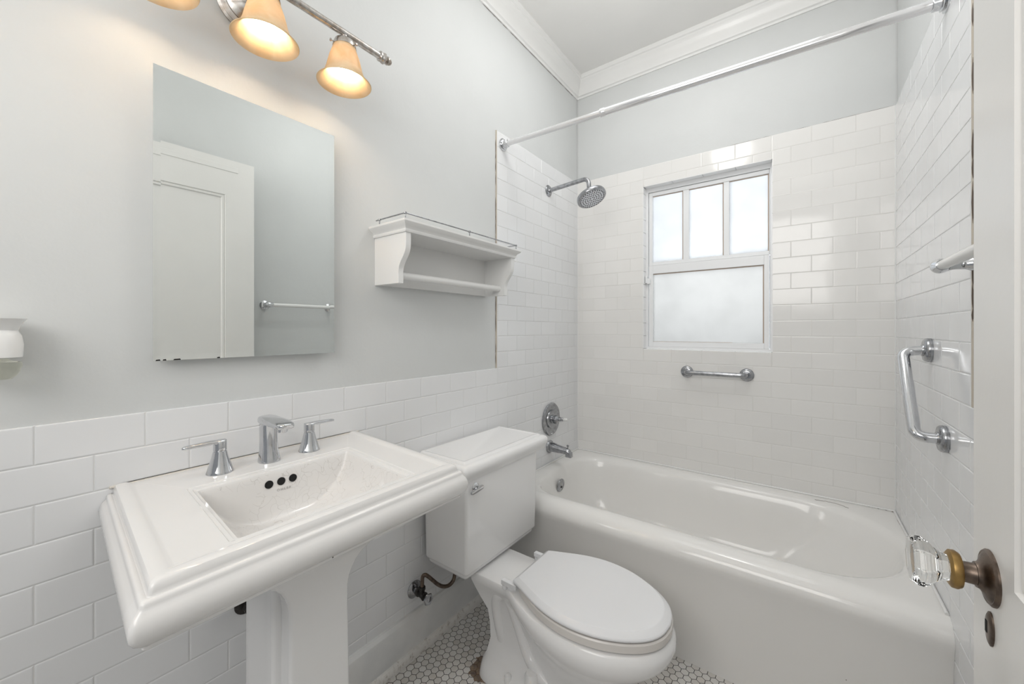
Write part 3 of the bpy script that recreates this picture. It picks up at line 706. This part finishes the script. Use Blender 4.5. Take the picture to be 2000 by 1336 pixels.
# flush lever
fl_ = obj('flush_lever', MB().lathe([(.017, 0), (.017, .003), (.013, .007), (.008, .010), (.007, .018)], (.240, -1.248, H-.545), (1, 0, 0), 24), M_chrome, to_)
obj('lever_arm', MB().loft([[(.252+dx_, y, H-.548+dz_+zz) for dx_, dz_ in ((0, -.005*k), (.006, -.005*k), (.008, 0), (.006, .005*k), (0, .005*k))] for y, k, zz in ((-1.283, .7, -.004), (-1.275, 1.2, -.003), (-1.250, 1.5, 0), (-1.225, 1.2, .002), (-1.222, .7, .002))]), M_chrome, fl_, smooth=50)
# egg outlines from half-width tables
BY = -1.118
def outline(tab, z_, yc=BY, scale=1.0, xc=.60, n=20, dw=0.0):
    P = smooth_path([(x, wv, 0) for x, wv in tab], 6)
    L = [0]
    for a, b in zip(P[:-1], P[1:]): L.append(L[-1]+(b-a).length)
    pts = []
    for k in range(2*n+1):
        s = L[-1]*k/(2*n)
        for i in range(len(L)-1):
            if L[i+1] >= s-1e-9:
                f = (s-L[i])/max(1e-9, L[i+1]-L[i]); pts.append(P[i].lerp(P[i+1], f)); break
    right = [(xc+(p.x-xc)*scale, max(0, p.y)*scale) for p in pts]
    ring = [(x, yc+wv, z_) for x, wv in right] + [(x, yc-wv, z_) for x, wv in right[::-1][1:]]
    return ring
lidt = [(.384, .103), (.40, .112), (.43, .124), (.48, .146), (.54, .166), (.60, .175), (.66, .172), (.72, .157), (.78, .127), (.825, .088), (.848, .045), (.855, .0)]
def ringscale(s, z_): return outline(lidt, z_, scale=s)
z0 = H-.832
obj('seat_lid', MB().loft([ringscale(.985, z0), ringscale(1.0, z0+.002), ringscale(1.0, z0+.006), ringscale(.990, z0+.009), ringscale(.925, z0+.0195), ringscale(.918, z0+.0202), ringscale(.90, z0+.0206), ringscale(.5, z0+.0208), ringscale(.1, z0+.0208)]), M_lid, to_, smooth=17)
seatt = [(.405, .100), (.42, .112), (.44, .123), (.49, .149), (.54, .167), (.60, .177), (.66, .174), (.72, .159), (.78, .129), (.825, .091), (.850, .048), (.858, .0)]
z1 = H-.861
obj('seat_ring', MB().loft([outline(seatt, z1, scale=.985), outline(seatt, z1+.003), outline(seatt, z1+.022), outline(seatt, z1+.0255, scale=.985)]), M_seat, to_, smooth=35)
for y in (-1.222, -1.022):
    obj('hinge', MB().lathe([(.009, 0), (.009, .010), (.007, .013), (0, .014)], (.350, y, H-.866), (0, 0, 1), 16).box(.340, .40, y-.008, y+.008, H-.852, H-.836), M_lid, to_, smooth=35, bevel=.002)
dk = -.866
R = [
 (dk-.006, [(.195, .098), (.225, .100), (.335, .100), (.375, .112), (.43, .143), (.50, .168), (.58, .180), (.64, .181), (.71, .170), (.78, .137), (.83, .090), (.852, .044), (.860, 0)]),
 (dk-.016, [(.193, .100), (.225, .102), (.335, .103), (.375, .116), (.43, .147), (.50, .173), (.58, .186), (.64, .187), (.71, .176), (.78, .143), (.834, .094), (.858, .046), (.867, 0)]),
 (dk-.030, [(.195, .099), (.225, .101), (.335, .100), (.375, .112), (.43, .146), (.50, .174), (.58, .188), (.64, .189), (.71, .178), (.78, .145), (.836, .096), (.860, .047), (.868, 0)]),
 (dk-.055, [(.210, .094), (.240, .092), (.325, .085), (.37, .095), (.43, .133), (.50, .166), (.58, .182), (.64, .184), (.71, .172), (.78, .139), (.830, .092), (.852, .045), (.860, 0)]),
 (dk-.085, [(.228, .087), (.255, .082), (.32, .073), (.38, .078), (.44, .112), (.50, .145), (.58, .165), (.64, .167), (.70, .156), (.76, .126), (.805, .085), (.826, .042), (.834, 0)]),
 (dk-.125, [(.253, .076), (.28, .070), (.33, .064), (.39, .066), (.45, .088), (.51, .117), (.58, .137), (.63, .139), (.68, .130), (.73, .107), (.765, .074), (.785, .038), (.792, 0)]),
 (dk-.175, [(.258, .070), (.29, .064), (.34, .060), (.40, .061), (.46, .073), (.51, .093), (.57, .110), (.61, .112), (.65, .107), (.69, .091), (.72, .066), (.738, .035), (.745, 0)]),
 (dk-.225, [(.260, .070), (.29, .066), (.34, .064), (.40, .066), (.46, .074), (.51, .087), (.56, .098), (.60, .100), (.64, .096), (.675, .082), (.70, .060), (.715, .032), (.720, 0)]),
 (dk-.262, [(.256, .084), (.28, .092), (.33, .094), (.40, .092), (.46, .092), (.51, .096), (.56, .101), (.60, .101), (.64, .096), (.675, .082), (.70, .060), (.715, .032), (.722, 0)]),
 (dk-.280, [(.250, .100), (.275, .122), (.32, .130), (.40, .126), (.46, .116), (.51, .110), (.56, .108), (.60, .106), (.64, .100), (.68, .085), (.71, .062), (.727, .033), (.734, 0)]),
 (dk-.300, [(.246, .106), (.27, .132), (.32, .142), (.40, .138), (.46, .126), (.51, .118), (.56, .114), (.60, .110), (.64, .103), (.69, .087), (.72, .064), (.738, .034), (.745, 0)]),
 (-1.1828, [(.244, .108), (.268, .135), (.32, .145), (.40, .141), (.46, .129), (.51, .120), (.56, .116), (.60, .112), (.64, .105), (.69, .089), (.722, .065), (.740, .034), (.747, 0)]),
]
tops = [outline(R[0][1], H+dk, scale=.975), outline(R[0][1], H+dk-.001, scale=.985)]
bm_ = MB().loft(tops+[outline(tab, H+z_) for z_, tab in R])
# trapway relief on both sides
for s in (-1, 1):
    ypos = lambda x, wv: BY+s*wv
    path = smooth_path([(.30, ypos(0, .045), H-1.10), (.285, ypos(0, .060), H-.98), (.300, ypos(0, .068), H-.925), (.335, ypos(0, .060), H-.925), (.37, ypos(0, .052), H-1.00), (.42, ypos(0, .062), H-1.08), (.47, ypos(0, .075), H-1.11), (.52, ypos(0, .08), H-1.13)], 7)
    bm_.tube(path, [.022]*len(path), 16)
    bm_.lathe([(.026, -.02), (.024, .05), (.018, .062), (0, .064)], (.455, BY+s*.098, H-1.16), (0, 0, 1), 20)
obj('bowl', bm_, M_por, to_, smooth=50)
for y in (BY-.120, BY+.120):
    obj('bolt_cap', MB().lathe([(.014, -.01), (.013, .010), (.009, .017), (0, .020)], (.375, y, H-1.148), (0, 0, 1), 18), M_por, to_)
# supply tube (part of the toilet) and stop valve
V = [(.050, -1.320, -.925), (.050, -1.319, -.896), (.055, -1.317, -.884), (.060, -1.307, -.888), (.065, -1.287, -.911), (.070, -1.264, -.938), (.075, -1.240, -.957), (.080, -1.215, -.963), (.085, -1.197, -.950), (.087, -1.192, -.920), (.087, -1.191, -.862)]
P = smooth_path([(a, b, H+c) for a, b, c in V], 6)
obj('supply_tube', MB().tube(P, .0068, 12), M_bronze, to_)
svx = thing('stop_valve', 'corroded dark stop valve on the wall beside the toilet tank', 'valve', (0, -1.316, H-.957))
zv = H-.955
obj('escutcheon', MB().lathe([(.030, 0), (.031, .003), (.024, .009), (.012, .012), (.012, .02)], (0, -1.316, zv), (1, 0, 0), 28), M_worn, svx)
obj('valve_body', MB().lathe([(.009, .01), (.009, .022), (.0145, .023), (.0145, .034), (.011, .035), (.012, .058), (.014, .059), (.014, .066), (.006, .068), (.005, .082)], (0, -1.316, zv), (1, -.08, 0), 8).lathe([(.009, 0), (.009, .018), (.0115, .019), (.0115, .030), (.008, .031)], (.050, -1.320, zv), (0, 0, 1), 8), M_iron, svx, smooth=20)
obj('handle', MB().lathe([(.006, 0), (.017, .001), (.019, .004), (.017, .008), (.010, .007), (.006, .009), (0, .009)], (.082, -1.323, zv), (1, -.08, .1), 24, mod=lambda i, h: 1+.05*math.cos(i*PI/2)), M_worn, svx)
# second stop valve, dark, half hidden behind the pedestal
sv2 = thing('stop_valve', 'dark stop valve half hidden behind the sink pedestal', 'valve', (0, -1.866, H-.69))
obj('escutcheon', MB().lathe([(.026, 0), (.027, .003), (.012, .010)], (0, -1.860, H-.70), (1, 0, 0), 24), M_iron, sv2)
obj('valve_body', MB().lathe([(.010, .005), (.010, .02), (.015, .022), (.015, .034), (.010, .036), (.010, .045)], (0, -1.860, H-.70), (1, 0, 0), 8).lathe([(.012, 0), (.012, .03), (.008, .032), (.006, .12)], (.040, -1.860, H-.70), (0, 0, 1), 10), M_iron, sv2, smooth=20)

# ------------------------------------------------------------------ door
XD = 1.347; YD = -1.425; DW = .76; ZD = H+.903; TD = .035
yh = YD-DW
pan = (YD-.126, yh+.126)           # panel y range (hi, lo)
pzs = [(H-.308, H+.721), (.24, H-.50)]
mb = MB()
mb.box(XD, XD+TD, YD-.126, YD, .012, ZD).box(XD, XD+TD, yh, yh+.126, .012, ZD)
mb.box(XD, XD+TD, pan[1], pan[0], pzs[0][1], ZD).box(XD, XD+TD, pan[1], pan[0], pzs[1][1], pzs[0][0]).box(XD, XD+TD, pan[1], pan[0], .012, pzs[1][0])
for a, b in pzs:
    mb.box(XD+.012, XD+TD-.012, pan[1], pan[0], a, b)
    steps = [(0, 0), (.006, .0), (.009, .006), (.013, .0035), (.020, .0050), (.024, .012)]
    rg = []
    for ins, d in steps:
        rg.append([(XD+d, pan[0]-ins, a+ins), (XD+d, pan[1]+ins, a+ins), (XD+d, pan[1]+ins, b-ins), (XD+d, pan[0]-ins, b-ins)])
    mb.loft(rg, False, False)
door = struct(obj('door_1', mb, M_door, smooth=20))
# thin surface strip near the top of the door
obj('top_strip', MB().box(XD-.003, XD+.001, yh+.04, YD-.075, ZD-.062, ZD-.034), M_door, door, smooth=0, bevel=.001)
ky, kz = -1.489, H-.320
kd = Vector((-1, 0, .0))
ro = obj('rosette', MB().lathe([(.0345, 0), (.0345, .002), (.032, .0045), (.030, .004), (.027, .0060), (.021, .008), (.0165, .011), (.0155, .014)], (XD, ky, kz), kd, 36), M_bronze, door)
kn = obj('door_knob', MB().lathe([(.012, .034), (.0175, .0395), (.0185, .043), (.0190, .046), (.0235, .052), (.0310, .059), (.0345, .065), (.0345, .070), (.0300, .0750), (.0, .0750)], (XD, ky, kz), kd, 8), M_glass, door, smooth=0, bevel=.0018, bseg=3)
obj('shank', MB().lathe([(.0150, .006), (.0145, .012), (.0132, .014), (.0128, .026), (.0140, .029)], (XD, ky, kz), kd, 28), M_bronze, kn)
obj('ferrule', MB().lathe([(.0140, .0265), (.0215, .0275), (.0240, .0315), (.0235, .0365), (.0200, .0390), (.0120, .0390)], (XD, ky, kz), kd, 32), M_brass, kn)
kh = obj('keyhole_plate', MB().lathe([(.0125, 0), (.0125, .0015), (.0105, .003), (.004, .0034), (0, .0034)], (XD, -1.489, H-.386), kd, 28), M_bronze, door)
for v_ in kh.data.vertices: v_.co.z = (v_.co.z-(H-.386))*1.75+(H-.386)
obj('keyhole', MB().box(XD-.0038, XD-.001, -1.488, -1.482, H-.393, H-.378), M_black, kh, smooth=0)

# ------------------------------------------------------------------ plug-in air freshener
af = thing('air_freshener', 'white plug-in air freshener with clear oil bottle, on the grey wall beyond the mirror', 'air freshener', (.0, -2.252, H-.03))
ya, yc_ = -2.252, 0
def ao(x, rx, ry, z_): return oval(x, ya, rx, ry, H+z_, 24, 2.6)
obj('body', MB().loft([ao(.035, .020, .024, -.049), ao(.037, .028, .032, -.047), ao(.037, .029, .033, -.025), ao(.036, .028, .031, -.010), ao(.034, .026, .027, -.001), ao(.034, .024, .024, .000)]), M_white, af, smooth=50)
obj('collar', MB().loft([ao(.034, .022, .026, -.004), ao(.036, .026, .029, .006), ao(.038, .031, .034, .016), ao(.039, .034, .037, .020), ao(.038, .028, .030, .019)]), M_white, af, smooth=50)
obj('bottle', MB().loft([ao(.036, .012, .014, -.046), ao(.037, .016, .018, -.052), ao(.038, .026, .031, -.055), ao(.038, .027, .032, -.062), ao(.037, .022, .027, -.078), ao(.036, .016, .020, -.085)]), M_liquid, af, smooth=40)
obj('wall_plug', MB().box(-.006, .016, ya-.018, ya+.018, H-.042, H-.008), M_white, af, smooth=0, bevel=.003)
